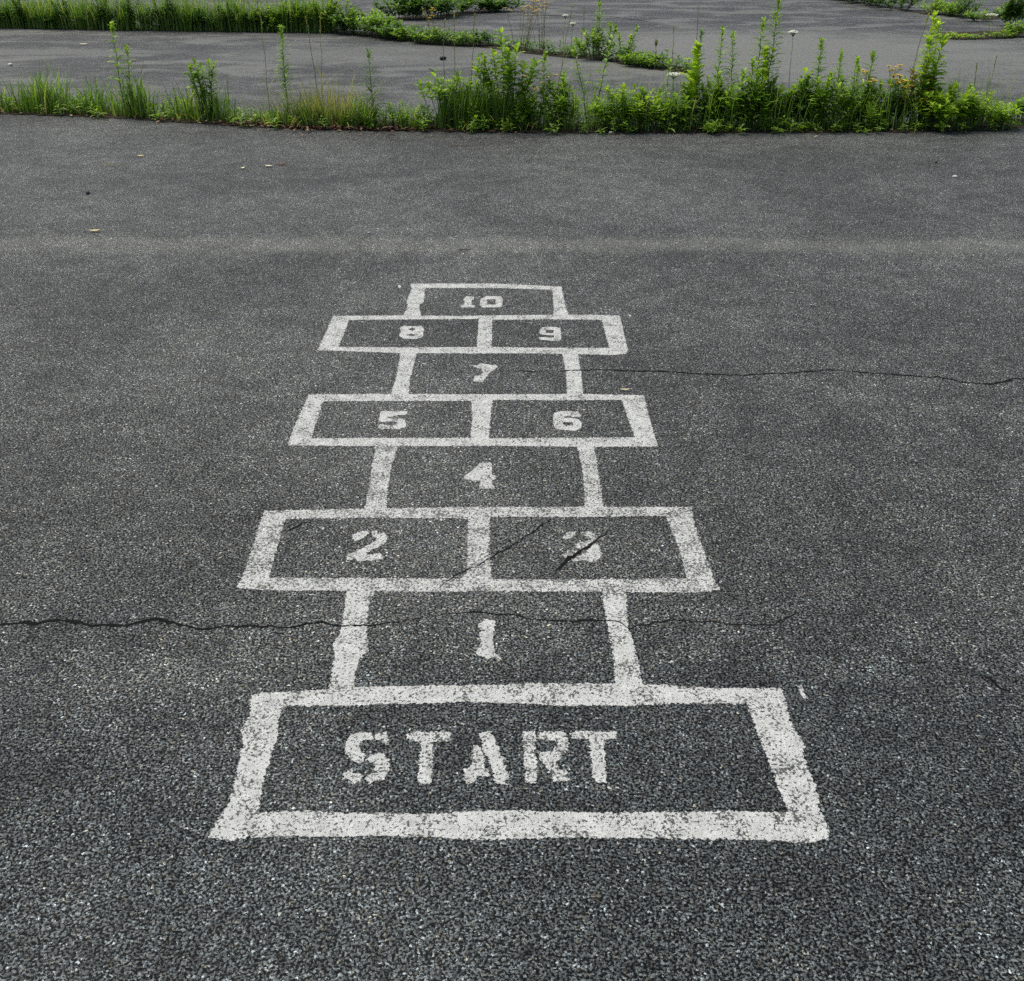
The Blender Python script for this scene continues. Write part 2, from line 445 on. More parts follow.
z = lambda p: Z(545, 400, 20.48, p)
number([[z([(165, 340), (190, 270), (320, 225), (680, 245), (745, 340), (620, 350), (560, 350), (480, 320), (380, 350), (400, 370), (560, 370), (680, 390), (760, 470), (740, 570), (620, 635), (380, 615), (220, 590), (170, 500)]), z([(360, 460), (570, 460), (570, 520), (400, 530)])]], r56, '6')
r7 = rails([(401.5, 350), (400.6, 353), (396.7, 375.5), (391, 395), (390, 398), (407.7, 398), (408.4, 395), (411, 373.5), (417, 353), (417.5, 350)],
    [(562, 351), (562.5, 354), (566.4, 375.5), (567.4, 395), (567.6, 398), (583.5, 398), (583, 395), (582, 379), (578, 354), (577.5, 351)])
number([[Z(465, 355, 25.6, [(160, 270), (330, 265), (390, 215), (600, 240), (700, 270), (770, 245), (840, 300), (750, 385), (640, 440), (570, 540), (435, 700), (210, 680), (250, 540), (390, 520), (480, 440), (400, 400), (440, 350), (330, 345)])]], r7, '7')
r89 = box('double_square', [(333, 316), (400, 315.5), (460, 316), (540, 315), (596.7, 315), (620, 316), (622, 325), (625, 338), (628, 350), (626, 354), (610, 355), (540, 353.5), (460, 353.5), (397.7, 353), (339, 351), (317.6, 350.5), (319.5, 347)],
    [[(349, 320), (410, 319.5), (478.7, 319), (477, 347), (400, 347.5), (339, 347)], [(492, 320), (550, 319.5), (601.6, 320), (609.4, 348), (550, 348), (492, 347)]])
z = lambda p: Z(390, 318, 20.48, p)
number([[z([(210, 200), (280, 160), (460, 170), (640, 160), (700, 230), (680, 290), (680, 370), (630, 410), (530, 430), (290, 430), (200, 380), (190, 330), (230, 290), (210, 240)]),
         z([(370, 240), (460, 200), (530, 230), (460, 265)]), z([(320, 355), (430, 325), (530, 340), (490, 370), (380, 370)])]], r89, '8')
z = lambda p: Z(530, 318, 20.48, p)
number([[z([(190, 250), (235, 200), (330, 185), (500, 185), (620, 208), (642, 330), (640, 430), (590, 472), (440, 470), (190, 442), (185, 394), (300, 396), (420, 406), (490, 396), (496, 362), (250, 345), (188, 312)]), z([(320, 248), (490, 248), (482, 312), (330, 306)])]], r89, '9')
r10 = sheet('top_square', [[P([(410, 283.7), (450, 283.5), (497, 283.7), (561.6, 286.6), (563, 295), (566.4, 309), (569, 316), (569.5, 319), (553.8, 319), (553.8, 309), (552.8, 291.5), (551.8, 289.8), (495, 288), (426, 288), (425, 290), (424, 302), (419, 305), (421, 315), (421, 318), (402.5, 318), (403.5, 315), (408, 306), (406.4, 302), (412, 288.5)])]], .0003, M_PAINT, hop)
z = lambda p: Z(455, 288, 17.07, p)
number([[z([(140, 200), (200, 138), (285, 145), (330, 150), (325, 185), (282, 205), (284, 285), (340, 296), (335, 332), (100, 332), (108, 296), (158, 284), (160, 222)])],
        [z([(445, 190), (530, 135), (790, 140), (820, 200), (800, 318), (720, 332), (470, 332), (425, 305), (428, 240)]), z([(550, 195), (690, 190), (695, 285), (550, 280)])]], r10, '10')
for drip in ([(798, 686), (801, 685), (804, 693), (806, 697), (803, 699), (800, 693)], [(398, 285.5), (401, 285), (401, 287.5), (398.5, 288)], [(628.5, 314.5), (631, 315), (631, 317), (629, 317)]):
    sheet('paint_drip', [[P(drip)]], .0006, M_PAINT, hop)

# ------------------------------------------------------------------ cracks in the asphalt (part of the ground)
def crack(pts, w0, w1, z=.0010, gaps=0.0, seed=0):
    r = random.Random(seed)
    p = resample([at(x, y) for x, y in pts], .007, False)
    n = len(p)
    vs, fs = [], []
    for i, q in enumerate(p):
        d = (p[min(i + 1, n - 1)] - p[max(i - 1, 0)])
        nr = Vector((-d.y, d.x, 0)).normalized()
        k = i / (n - 1)
        w = w0 + (w1 - w0) * k
        w *= .62 + .75 * abs(noise.noise(q * 23 + Vector((seed, 0, 0)))) * 1.6 + .9 * noise.noise(q * 110)
        if noise.noise(q * 9 + Vector((0, seed, 3))) < -0.75 + gaps: w *= .12
        w *= min(1, 6 * (1 - k) + .05) * min(1, 10 * k + .15 if pts[0][0] > 1 else 1)
        c = q + nr * (.008 * noise.noise(q * 38 + Vector((5, seed, 0))) + .004 * noise.noise(q * 8) + .003 * noise.noise(q * 120))
        vs += [c + nr * w * .5, c - nr * w * .5]
        if i: fs.append((2 * i - 2, 2 * i - 1, 2 * i + 1, 2 * i))
    me = bpy.data.meshes.new('crack')
    me.from_pydata([(a.x, a.y, z) for a in vs], [], fs)
    me.materials.append(M_CRACK)
    o = bpy.data.objects.new('crack', me)
    COL.objects.link(o)
    o.parent = ground
    return o

crack([(-60, 622), (0, 624), (24.6, 622), (38.7, 623), (70, 620.4), (83, 624), (91, 625.7), (130, 624.6), (155, 618.7), (176, 623), (200, 629), (246, 625.7), (288, 628), (320, 622), (341, 626), (373, 625), (411, 620), (441, 615)], .0115, .005, seed=1)
crack([(438, 616), (471, 612), (517, 616), (538, 620), (584, 621), (615, 621), (629, 627), (672, 620), (701, 622), (768, 626), (796, 613), (830, 606)], .0050, .0040, gaps=-.3, seed=2)
crack([(500, 371), (560, 371), (600, 370), (640, 371), (670, 372), (696, 373.7), (741, 375.6), (790, 373), (827.5, 370), (880, 373.7), (940, 377.5), (966, 383), (992, 384), (1015, 379), (1050, 378), (1090, 383)], .008, .011, seed=3, gaps=.1)
crack([(556, 570), (563, 564.5), (570.5, 559), (576, 554.6), (581.6, 550), (587.5, 547.5), (594.5, 542), (598, 538), (604.5, 535), (611, 529)], .0115, .005, seed=4)
crack([(436, 590), (443, 585), (460, 574), (490, 558.5), (507.5, 548), (526, 537.5), (544, 523), (552, 517)], .0034, .0055, seed=5, gaps=0)
crack([(287, 531), (293, 528), (303, 524), (312, 522)], .006, .006, seed=6)
crack([(983, 675), (990, 681), (1000, 689), (1012, 694)], .007, .006, seed=7, gaps=.2)
crack([(930, 37.5), (965, 39.5), (1000, 38.5), (1024, 37), (1080, 33)], .10, .12, seed=8)
crack([(482, 14), (515, 15), (560, 15.5), (610, 16.5), (660, 23)], .07, .03, seed=9, gaps=.1)

# ------------------------------------------------------------------ soil in the broken joints
FRONT = [(-80, 111), (0, 113.5), (60, 115), (130, 118.5), (180, 121.5), (235, 125), (300, 128.5), (400, 130.5), (500, 131.5), (650, 132.5), (800, 132), (900, 131.5), (960, 130.5), (1012, 128), (1100, 125)]
def front_y(px):
    for (x0, y0), (x1, y1) in zip(FRONT, FRONT[1:]):
        if x0 <= px <= x1: return y0 + (y1 - y0) * (px - x0) / (x1 - x0)
    return FRONT[-1][1]

def soil(name, front, depth):
    f = [at(x, y) - Vector((0, .04, 0)) for x, y in front]
    b = [p + Vector((0, depth, 0)) for p in reversed(f)]
    return tag(sheet(name, [[f + b]], .004, M_SOIL, None, amp=.02, slow=.05, step=.05), kind='structure')

soil('soil', FRONT, .42)
STRIP_A = [(-60, 27), (0, 28), (60, 29), (130, 30.5), (256, 32), (330, 33), (380, 38), (430, 44.5), (478, 46.5), (520, 52), (560, 57), (600, 60), (640, 67), (670, 71), (700, 74)]
soil('soil', STRIP_A, .5)
soil('soil', [(380, 22), (430, 19), (470, 14), (500, 11.5)], .6)
soil('soil', [(835, 0), (870, 5), (905, 11), (925, 14), (965, 17.5), (985, 20), (1030, 14)], .6)
soil('soil', [(955, 39.5), (985, 38.5), (1024, 37), (1070, 34)], .8)

# ------------------------------------------------------------------ plants
def stem_path(r, h, lean, curve, n=6, az=None):
    az = r.uniform(0, 6.283) if az is None else az
    d = Vector((math.cos(az), math.sin(az), 0))
    return [d * (lean * h * k + curve * h * k * k) + Vector((0, 0, h * k * (1 - .12 * (lean + curve) * k))) +
            Vector((r.uniform(-1, 1), r.uniform(-1, 1), 0)) * .006 * (0 < k < 1) for k in [i / n for i in range(n + 1)]]

def along(pts, k):
    x = k * (len(pts) - 1); i = min(int(x), len(pts) - 2)
    return pts[i].lerp(pts[i + 1], x - i), (pts[i + 1] - pts[i]).normalized()

def leafy_stem(mb, st, r, pts, n, L, W, k0=.1, elev=.5, top=1.0, r0=.004, profile=None, droop=.25):
    st.tube(pts, r0, r0 * .35, 5, r.random())
    a = r.uniform(0, 6.28)
    for i in range(n):
        k = k0 + (1 - k0) * (i + r.random() * .6) / n
        p, d = along(pts, min(k, 1))
        a += 2.4 + r.uniform(-.5, .5)
        e = elev + (1.15 - elev) * max(0, (k - .8) / .2) * top + r.uniform(-.25, .25)
        dr = Vector((math.cos(a) * math.cos(e), math.sin(a) * math.cos(e), math.sin(e)))
        f = profile(k) if profile else (1.0 - .45 * abs(k - .5) * 2)
        f *= r.uniform(.75, 1.2)
        mb.leaf(p, dr, L * f, W * f, min(1, max(0, r.gauss(.48, .2))), droop * r.uniform(.4, 1.3))

def plant(name, px, base, label, cat, group=None, rz=0.0):
    o = empty(name, at(px, base) + Vector((0, 0, .004)), rz)
    return tag(o, label, cat, group)

def spire(px, base, top, label, seed, n=70, L=.075, W=.014, lean=.03, curve=.03, az=None, mat=None, k0=.12, stems=1, gap=.05, group=None, name='leafy_weed', elev=.45, pale_tip=False, profile=None):
    r = random.Random(seed)
    n = int(n * 1.15); L *= 1.15; W *= 1.5
    h = height(px, base, top)
    o = plant(name, px, base, label, 'weed', group)
    fo, st = MB(), MB()
    for s in range(stems):
        hh = h * (1 if s == 0 else r.uniform(.72, .97))
        pts = stem_path(r, hh, lean * r.uniform(.6, 1.4), curve, 7, az if (az is not None and stems == 1) else None)
        if stems > 1:
            off = Vector((r.uniform(-gap, gap), r.uniform(-gap, gap), 0))
            pts = [p + off * (.35 + .65 * i / 7) for i, p in enumerate(pts)]
        leafy_stem(fo, st, r, pts, n, L, W, k0, elev, profile=profile)
        tipmb = fo
        for q in range(9):                                   # rosette of young leaves at the tip
            a = r.uniform(0, 6.28); e = r.uniform(.5, 1.3)
            tipmb.leaf(pts[-1] - Vector((0, 0, r.uniform(0, .06))), Vector((math.cos(a) * math.cos(e), math.sin(a) * math.cos(e), math.sin(e))), L * r.uniform(.35, .6), W * .8, r.uniform(.6, 1), .1)
    st.build('stem', M_STEM, o)
    fo.build('foliage', mat or M_LEAF, o)
    return o

def bush(px, base, top, width, label, seed, stems=9, n=16, L=.06, W=.028, mat=None, k0=.3, group=None, name='bushy_weed', elev=.45, depth=.6, up=.5):
    """width in metres; several leafy stems leaning outwards from one foot"""
    r = random.Random(seed)
    h = height(px, base, top)
    o = plant(name, px, base, label, 'weed', group)
    fo, st = MB(), MB()
    for s in range(stems):
        az = r.uniform(0, 6.28)
        q = math.sqrt(r.random())
        hh = h * (1 - (1 - up) * q ** 2) * r.uniform(.8, 1.05)
        tipo = Vector((math.cos(az) * width * .5 * q, math.sin(az) * width * .5 * q * depth, hh))
        b = Vector((tipo.x * .35, tipo.y * .35, 0))
        pts = [b.lerp(tipo, k) + Vector((0, 0, .12 * hh * math.sin(k * 3.14))) + Vector((r.uniform(-1, 1), r.uniform(-1, 1), 0)) * .008 * (k > 0) for k in [i / 6 for i in range(7)]]
        leafy_stem(fo, st, r, pts, n, L, W, k0, elev, r0=.0035, profile=lambda k: .7 + .5 * math.sin(k * 3))
    st.build('stem', M_STEM, o)
    fo.build('foliage', mat or M_LEAF, o)
    return o

def seed_stalk(px, base, top, label, seed, lean=.05, az=None, n=40, thick=.0034, group=None, grain=.006, head=.18, mat=None):
    r = random.Random(seed)
    h = height(px, base, top)
    o = plant('dry_seed_stalk', px, base, label, 'dry stalk', group)
    st, hd, bl = MB(), MB(), MB()
    pts = stem_path(r, h, lean, lean * .6, 8, az)
    st.tube(pts, thick, thick * .5, 5, r.uniform(.2, 1))
    for i in range(n):
        k = 1 - head * r.random()
        p, d = along(pts, k)
        a = r.uniform(0, 6.28)
        w = grain * (1.2 - abs(k - (1 - head * .5)) / head)
        hd.leaf(p, Vector((math.cos(a) * .5, math.sin(a) * .5, 1)), grain * r.uniform(2, 3.4), grain * .9, r.random(), .1)
    for i in range(3):
        p, d = along(pts, r.uniform(.1, .5))
        bl.blade(p, r.uniform(0, 6.28), h * r.uniform(.2, .32), .005, r.uniform(.8, 1.6), r.random(), 4, .4)
    st.build('stem', mat or M_STRAW, o)
    bl.build('foliage', M_STRAW, o)
    hd.build('seed_head', M_STRAW, o)
    return o

def flowers(px, base, top, width, label, seed, stems=7, heads=5, petal=None, size=.014, leaves=10, mat=None, stemmat=None, group=None, name='yellow_flower'):
    r = random.Random(seed)
    h = height(px, base, top)
    o = plant(name, px, base, label, 'wildflower', group)
    st, fo, fl = MB(), MB(), MB()
    for s in range(stems):
        x = r.uniform(-.5, .5) * width
        hh = h * (r.uniform(.72, 1) if s else 1)
        tip = Vector((x, r.uniform(-.3, .3) * width, hh))
        pts = [Vector((x * .3, 0, 0)).lerp(tip, i / 5) + Vector((r.uniform(-1, 1), r.uniform(-1, 1), 0)) * .008 for i in range(6)]
        leafy_stem(fo, st, r, pts, leaves, .05, .011, .08, .5, r0=.0028)
        for q in range(heads):
            a = r.uniform(0, 6.28); d = r.uniform(.01, .05)
            c = tip + Vector((math.cos(a) * d, math.sin(a) * d, r.uniform(-.035, .02)))
            st.tube([tip - Vector((0, 0, .05)), c], .0012, .001, 4, .5)
            fl = MB()
            for k in range(7):
                b = a + k * .9
                fl.leaf(c, Vector((math.cos(b), math.sin(b), .45)), size, size * .6, r.random(), .05)
            fl.blob(c + Vector((0, 0, .002)), size * .35, .2, .6)
            fl.build('flower_head', petal or M_YEL, o)
    st.build('stem', stemmat or M_STEM, o)
    fo.build('foliage', mat or M_LEAF, o)
    return o

def umbel(px, base, top, label, seed, w=.045, lean=.05, group=None):
    r = random.Random(seed)
    h = height(px, base, top)
    o = plant('white_umbel_flower', px, base, label, 'wildflower', group)
    st, fo, fl = MB(), MB(), MB()
    pts = stem_path(r, h, lean, .02, 6)
    leafy_stem(fo, st, r, pts, 10, .06, .010, .05, .6, r0=.0028)
    tip = pts[-1]
    for k in range(26):
        a = k * 2.4; q = math.sqrt(k / 26)
        c = tip + Vector((math.cos(a) * w * q, math.sin(a) * w * q, .022 - .012 * q * q))
        st.tube([tip - Vector((0, 0, .02)), c], .0009, .0008, 3, .5)
        for j in range(6):
            b = r.uniform(0, 6.28)
            fl.blob(c + Vector((math.cos(b), math.sin(b), r.uniform(-.2, .4))) * .008, .0062, r.random(), .6)
    st.build('stem', M_STEM, o)
    fo.build('foliage', M_LEAF, o)
    fl.build('flower_head', M_WHITE, o)
    return o

# ---- near strip, one by one
S = spire
S(126, 118, 26, 'tallest thin leafy stem at the left of the near weed strip, pale leaf tips', 101, n=38, L=.085, W=.025, lean=-.02, az=0)
S(134, 117.5, 48, 'shorter thin leafy stem close beside the tallest one at the left', 102, n=30, L=.08, W=.023, az=0)
bush(208, 121, 57, .22, 'clump of leafy stems with yellow-green tips, standing alone amid the left grass', 103, stems=7, n=30, L=.065, W=.028, k0=.12, up=.85)
S(289, 124, 28, 'narrow dark green column of small leaves with a cream tip, beside dry grass', 104, n=110, L=.075, W=.017, mat=M_LEAF, lean=.01, curve=.0)
S(375, 127, 52, 'dark feathery upright weed right of the dry yellow grass clump', 105, n=100, L=.12, W=.012, mat=M_DARK, k0=.05, profile=lambda k: 1.25 - .85 * k)
bush(396, 128, 100, .28, 'low seedling tuft just right of the dark feathery weed', 106, stems=8, n=10, L=.05, W=.018)
bush(424, 128, 103, .26, 'low pale seedling tuft left of the dark bent stem', 107, stems=8, n=10, L=.045, W=.018)
bush(442, 127, 70, .42, 'broad-leaved weed on dark bent stems with glossy pale leaves', 108, stems=9, n=12, L=.085, W=.042, k0=.5, mat=M_LEAF, up=.75)
bush(508, 128, 29, .50, 'large broad-leaved bright green shrub-like weed, tallest bush in the middle of the strip', 109, stems=13, n=20, L=.085, W=.04, k0=.38, mat=M_LEAF, up=.62)
flowers(536, 127, 77, .22, 'small wilting orange-yellow flowers beside the tall middle bush', 110, stems=8, heads=2, size=.025, leaves=12)
S(543, 128, 54, 'dark upright leafy stem just right of the orange-yellow flowers', 111, n=60, L=.075, W=.022)
bush(563, 129, 71, .40, 'rounded bright weed with long stalks between the dark stem and the forked branches', 112, stems=13, n=16, L=.075, W=.030)
S(588, 128, 52, 'bare lower branch leaning left with leaves only at its tip, middle of the strip', 113, n=26, L=.075, W=.024, lean=-.24, curve=-.08, az=0, k0=.42)
S(594, 128, 26, 'long bare branch leaning right with small leaves towards its tip', 114, n=32, L=.07, W=.022, lean=.13, curve=.09, az=0, k0=.35)
bush(622, 131, 84, .52, 'low rounded lime green mound of small leaves at the centre of the strip', 115, stems=26, n=15, L=.055, W=.027, mat=M_LIME, k0=.25)
bush(648, 131, 97, .32, 'smaller lime green mound leaning against the larger one', 116, stems=14, n=13, L=.05, W=.025, mat=M_LIME, k0=.25)
S(664, 129, 63, 'straight dark stem with sparse drooping leaves left of the white flower', 117, n=44, L=.07, W=.016, elev=.05)
umbel(671, 126, 76, 'single flat white flower head on a stem among weeds, middle right of the strip', 118, w=.05)
S(690, 128, 47, 'broad upright weed with large fresh light green leaves right of the white flower', 119, n=60, L=.12, W=.034, mat=M_LIME, elev=.8, k0=.25)
S(694, 122, 31, 'slim dark leafy stem rising behind the large fresh leaves', 120, n=70, L=.06, W=.014, mat=M_DARK)
S(714, 124, 30, 'slim leafy stem leaning left, first of the tall group at right of centre', 121, n=76, L=.085, W=.015, lean=-.03, az=0)
S(729, 124, 34, 'slim leafy stem with narrow leaves, second of the tall group at right of centre', 122, n=76, L=.085, W=.015)
S(752, 126, 22, 'dense narrow-leaved stem beside the very tallest stem of the strip', 123, n=110, L=.10, W=.015, lean=-.02, az=0)
S(763, 127, -4, 'very tallest stem of the strip, reaching the top edge of the photo', 124, n=130, L=.10, W=.016, lean=.0, az=0)
S(758, 129, 52, 'stem with a bright yellow-green top in front of the very tallest stem', 125, n=60, L=.10, W=.026, mat=M_LIME, elev=.75)
umbel(786, 122, 34, 'white flower head on a long thin stalk against pale asphalt', 126, w=.03, lean=.02)
S(813, 126, 41, 'leafy stem with a pointed top halfway between the tallest stem and yellow flowers', 127, n=80, L=.085, W=.019)
S(833, 126, 54, 'shorter pointed leafy stem, next one left of the yellow flowers', 128, n=64, L=.085, W=.02)
S(861, 124, 52, 'leafy stem with pale upper leaves just behind the yellow flowers', 129, n=60, L=.085, W=.02)
flowers(880, 128, 69, .30, 'bright yellow-orange flower cluster among green weeds at right', 130, stems=9, heads=4, size=.024, leaves=16)
S(921, 127, 17, 'tall tapering tower of bright leaves, tallest plant at the right', 131, n=62, L=.125, W=.030, mat=M_LIME, k0=.15, stems=4, gap=.09, profile=lambda k: 1.35 - .95 * k)
bush(915, 128, 60, .30, 'reddish-tinged leafy weed against the left side of the tall tapering tower', 132, stems=12, n=16, L=.065, W=.026, mat=M_RUST)
bush(945, 130, 84, .55, 'wide lime green mound at the foot of the tall tapering tower', 133, stems=28, n=15, L=.065, W=.031, mat=M_LIME, k0=.3)
bush(975, 130, 92, .45, 'lime green mound at right, between the wide mound and the strip end', 134, stems=20, n=14, L=.058, W=.029, mat=M_LIME, k0=.3)
bush(1003, 129, 103, .36, 'low sprawling yellow-green weed closing the right end of the strip', 135, stems=16, n=12, L=.055, W=.026, mat=M_LIME, k0=.2)
bush(1019, 124, 97, .26, 'separate weed at the right edge of the photo, just past the strip end', 136, stems=10, n=14, L=.06, W=.026)

seed_stalk(271, 124, 13, 'tall single dry seed stalk standing left of the narrow dark green column', 140, lean=.0, n=34)
seed_stalk(322, 125, 18, 'dry seed stalk leaning left out of the yellow grass clump', 141, lean=-.05, az=0)
seed_stalk(324, 124, 14, 'dry seed stalk leaning right out of the yellow grass clump', 142, lean=.03, az=0)
seed_stalk(455, 128, 11, 'thick pale seed stalk rising above the broad-leaved weed', 143, lean=.01, az=0, thick=.0032)
seed_stalk(470, 127, 14, 'bent dry seed stalk behind the glossy broad-leaved weed', 144, lean=.04, az=0)
seed_stalk(443, 126, 20, 'thin short dry stalk left of the thick pale one', 145, lean=.03, az=0)
seed_stalk(553, 129, 2, 'long pale grass stalk crossing up to the far yellow flowers', 146, lean=.09, az=0)
seed_stalk(967, 128, 64, 'short dry stalk rising from the lime mounds at the right', 147, lean=-.02, az=0)
seed_stalk(981, 127, 56, 'thin straw stalk, rightmost one above the lime mounds', 148, lean=.02, az=0)
seed_stalk(900, 118, 6, 'dry stalk with a large pale leaf touching the top of the tall tower', 149, lean=.08, az=0, grain=.010)

# filler weeds that look alike, each still a plant of its own
fill = [(474, 92), (488, 100), (530, 108), (637, 108), (656, 100), (676, 98), (684, 90), (702, 88), (708, 78), (718, 84), (724, 96), (737, 82), (744, 78), (748, 100),
        (766, 84), (772, 92), (778, 78), (790, 86), (797, 94), (803, 80), (808, 98), (818, 86), (825, 92), (840, 88), (846, 82), (852, 96), (858, 90), (868, 94), (874, 104), (888, 92), (896, 98), (902, 90), (930, 96), (958, 100)]
for i, (px, top) in enumerate(fill):
    r = random.Random(500 + i)
    b = front_y(px) - r.uniform(1.5, 7)
    if i % 3:
        bush(px, b, top - 8 + r.uniform(-6, 5), r.uniform(.22, .36), 'knee-high green weed crowded among others in the right half of the near strip', 500 + i, stems=9, n=11, L=r.uniform(.075, .12), W=r.uniform(.024, .046), k0=.15,
             group='crowded green weeds of the near strip', mat=r.choice([M_LEAF, M_LIME, M_LEAF, M_DARK, M_LEAF]))
    else:
        spire(px, b, top - 14 + r.uniform(-8, 4), 'knee-high green weed crowded among others in the right half of the near strip', 500 + i, n=52, L=.075, W=.018, stems=3, gap=.06, group='crowded green weeds of the near strip', name='bushy_weed')

# ---- far strips
far_left = [(8, 28, 3), (30, 28.5, -5), (52, 28.7, 8), (68, 29, -4), (92, 29.3, 0), (103, 29.8, -7), (118, 30, -6), (130, 30.4, -8), (148, 30.6, -2), (166, 30.9, -6), (178, 31, -3), (198, 31.2, 10), (214, 31.4, 8), (232, 31.6, 2), (244, 31.8, 9)]
for i, (px, b, top) in enumerate(far_left):
    r = random.Random(700 + i)
    (spire if i % 2 else bush)(px, b - .6, top, **(dict(label='dark leafy weed crowded with others in the far weed strip at the upper left', seed=700 + i, group='dark weeds of the far strip', n=50, L=.10, W=.02, mat=M_DARK, stems=4, gap=.14, name='far_weed') if i % 2 else
        dict(width=.5, label='dark leafy weed crowded with others in the far weed strip at the upper left', seed=700 + i, group='dark weeds of the far strip', stems=12, n=18, L=.09, W=.025, mat=M_DARK, name='far_weed', k0=.12)))
far_mid = [(258, 31.8, 8), (272, 32, 6), (290, 32.2, 2), (306, 32.5, 0), (322, 32.8, -3), (338, 33, -2), (352, 34.5, 5), (366, 36, 8), (380, 38, 14), (396, 40, 22)]
for i, (px, b, top) in enumerate(far_mid):
    bush(px, b - .5, top, .62, 'fresh green bushy weed in the far strip, left of where it bends nearer', 720 + i, stems=16, n=20, L=.085, W=.034, k0=.12, group='fresh green weeds of the far strip', name='far_weed', mat=M_LEAF if i % 3 else M_DARK)
for i, (px, b, top) in enumerate([(408, 41.5, 27), (420, 43, 26), (432, 44.2, 27), (444, 45, 30), (466, 46, 32), (476, 46, 30)]):
    bush(px, b - .3, top, .5, 'low green weed along the bend of the far strip', 735 + i, stems=14, n=14, L=.06, W=.026, k0=.1, group='low weeds at the bend of the far strip', name='far_weed', mat=M_DARK if i % 2 else M_LEAF)
for i, (px, b, top) in enumerate([(400, 19.5, -8), (412, 19, -10), (424, 19, -12), (438, 18, -9), (452, 15.5, -10), (470, 13, -9), (488, 12, -3), (503, 11, 0)]):
    bush(px, b, top, .75, 'weed of the farthest patch, behind the bend of the far strip', 745 + i, stems=16, n=18, L=.10, W=.04, k0=.1, group='weeds of the farthest patch', name='far_weed', mat=M_DARK)
flowers(437, 45, 11, .12, 'lone orange-yellow flower on a thin stem at the bend of the far strip', 760, stems=2, heads=3, size=.028, leaves=8)
seed_stalk(434, 44, 12, 'curved pale dry blade standing at the bend of the far strip', 761, lean=-.22, az=0, grain=.014, head=.5)
flowers(520, 53, -2, .5, 'dry brown stems with yellow flowers at top, behind the tall middle bush', 762, stems=11, heads=3, size=.022, leaves=6, stemmat=M_STEMB, mat=M_STRAW)
flowers(542, 55, 2, .35, 'dry brown stems with small orange flowers, right of the larger yellow-flowered group', 763, stems=7, heads=3, size=.02, leaves=6, stemmat=M_STEMB, mat=M_STRAW)
umbel(562, 57, 17, 'small white flower head in front of the far asphalt, left one of two', 764, w=.026)
umbel(570, 58, 25, 'small white flower head in front of the far asphalt, right and lower one of two', 765, w=.026)
seed_stalk(580, 58, 8, 'dark slender stalk with drooping tip next to the small white flower heads', 766, lean=.05, az=0, mat=M_STEMB)
S(598, 59, 3, 'slim pale green pointed stem at the back of the middle gap', 767, n=70, L=.09, W=.02)
bush(594, 60, 29, .5, 'bright bushy weed at the foot of the slim pale pointed stem', 768, stems=16, n=16, L=.08, W=.026)
S(610, 61, 24, 'upright leafy weed right of the bright bushy one in the middle gap', 769, n=40, L=.09, W=.02)
S(624, 64, 28, 'thin-stemmed weed with leaves at its top above the pale gap of asphalt', 770, n=40, L=.08, W=.02, stems=3, gap=.12)
for i, (px, b, top) in enumerate([(632, 65, 50), (640, 66.5, 51), (648, 68, 53)]):
    bush(px, b, top, .5, 'low green tuft on the dark edge of the slab in the middle gap', 772 + i, stems=12, n=12, L=.06, W=.028, k0=.1, group='low tufts on the slab edge', name='far_weed')
seed_stalk(655, 70, 43, 'short stalk with a dark brown seed head beside the low tufts', 776, lean=0, grain=.016, n=50, mat=M_STEMB)
seed_stalk(671, 76, 26, 'thin stalk with a small dark seed head against the pale asphalt', 777, lean=0, grain=.008, n=30, mat=M_STEMB)
seed_stalk(692, 100, 4, 'long thin stalk reaching above the large fresh leaves towards the top', 778, lean=.0, grain=.006, n=20, mat=M_STEMB)
# right far
for i, (px, b, top) in enumerate([(842, .5, -14), (856, 3, -10), (872, 5.5, -9), (886, 7.5, -10), (900, 10, -16)]):
    bush(px, b, top, .8, 'dull green weed of the farthest strip at the upper right', 780 + i, stems=14, n=16, L=.10, W=.035, k0=.1, group='weeds of the far right strip', name='far_weed', mat=M_DARK)
for i, (px, b, top) in enumerate([(934, 14, 0), (946, 15.3, 2), (956, 16.3, 4)]):
    bush(px, b, top, .6, 'low green weed behind the tall tapering tower', 786 + i, stems=14, n=14, L=.08, W=.03, k0=.1, group='low weeds behind the tall tower', name='far_weed')
bush(965, 18, -6, .45, 'dark pointed tuft in the far right strip', 789, stems=16, n=16, L=.12, W=.018, mat=M_DARK, k0=.1, name='far_weed')
bush(980, 21, 9, .5, 'small light green weed next to the dark pointed tuft', 790, stems=12, n=12, L=.07, W=.03, mat=M_LEAF, k0=.1, name='far_weed')
S(1003, 28, -10, 'tall dark weed with bare lower stems at the upper right corner', 791, n=60, L=.10, W=.03, mat=M_DARK, stems=6, gap=.22, k0=.3)
bush(1016, 26, -2, .7, 'dark bushy weed at the very upper right corner', 792, stems=16, n=18, L=.09, W=.035, mat=M_DARK, k0=.15)
umbel(987, 38, 16, 'greenish white flower head rising from the right-hand crack, left of the tall dark weed', 793, w=.08)
bush(1014, 37, 22, .55, 'light green weed in the right-hand crack at the edge of the photo', 794, stems=12, n=14, L=.08, W=.03, k0=.15)
for i, (px, b, top) in enumerate([(944, 39, 34), (951, 39.3, 33), (974, 39, 35), (998, 38, 32), (1006, 37.6, 30)]):
    bush(px, b, top, .4, 'tiny tuft growing out of the dark crack at the right', 796 + i, stems=8, n=8, L=.05, W=.02, k0=.05, mat=M_LIME if i < 2 else M_LEAF, group='tiny tufts in the right-hand crack', name='far_weed')

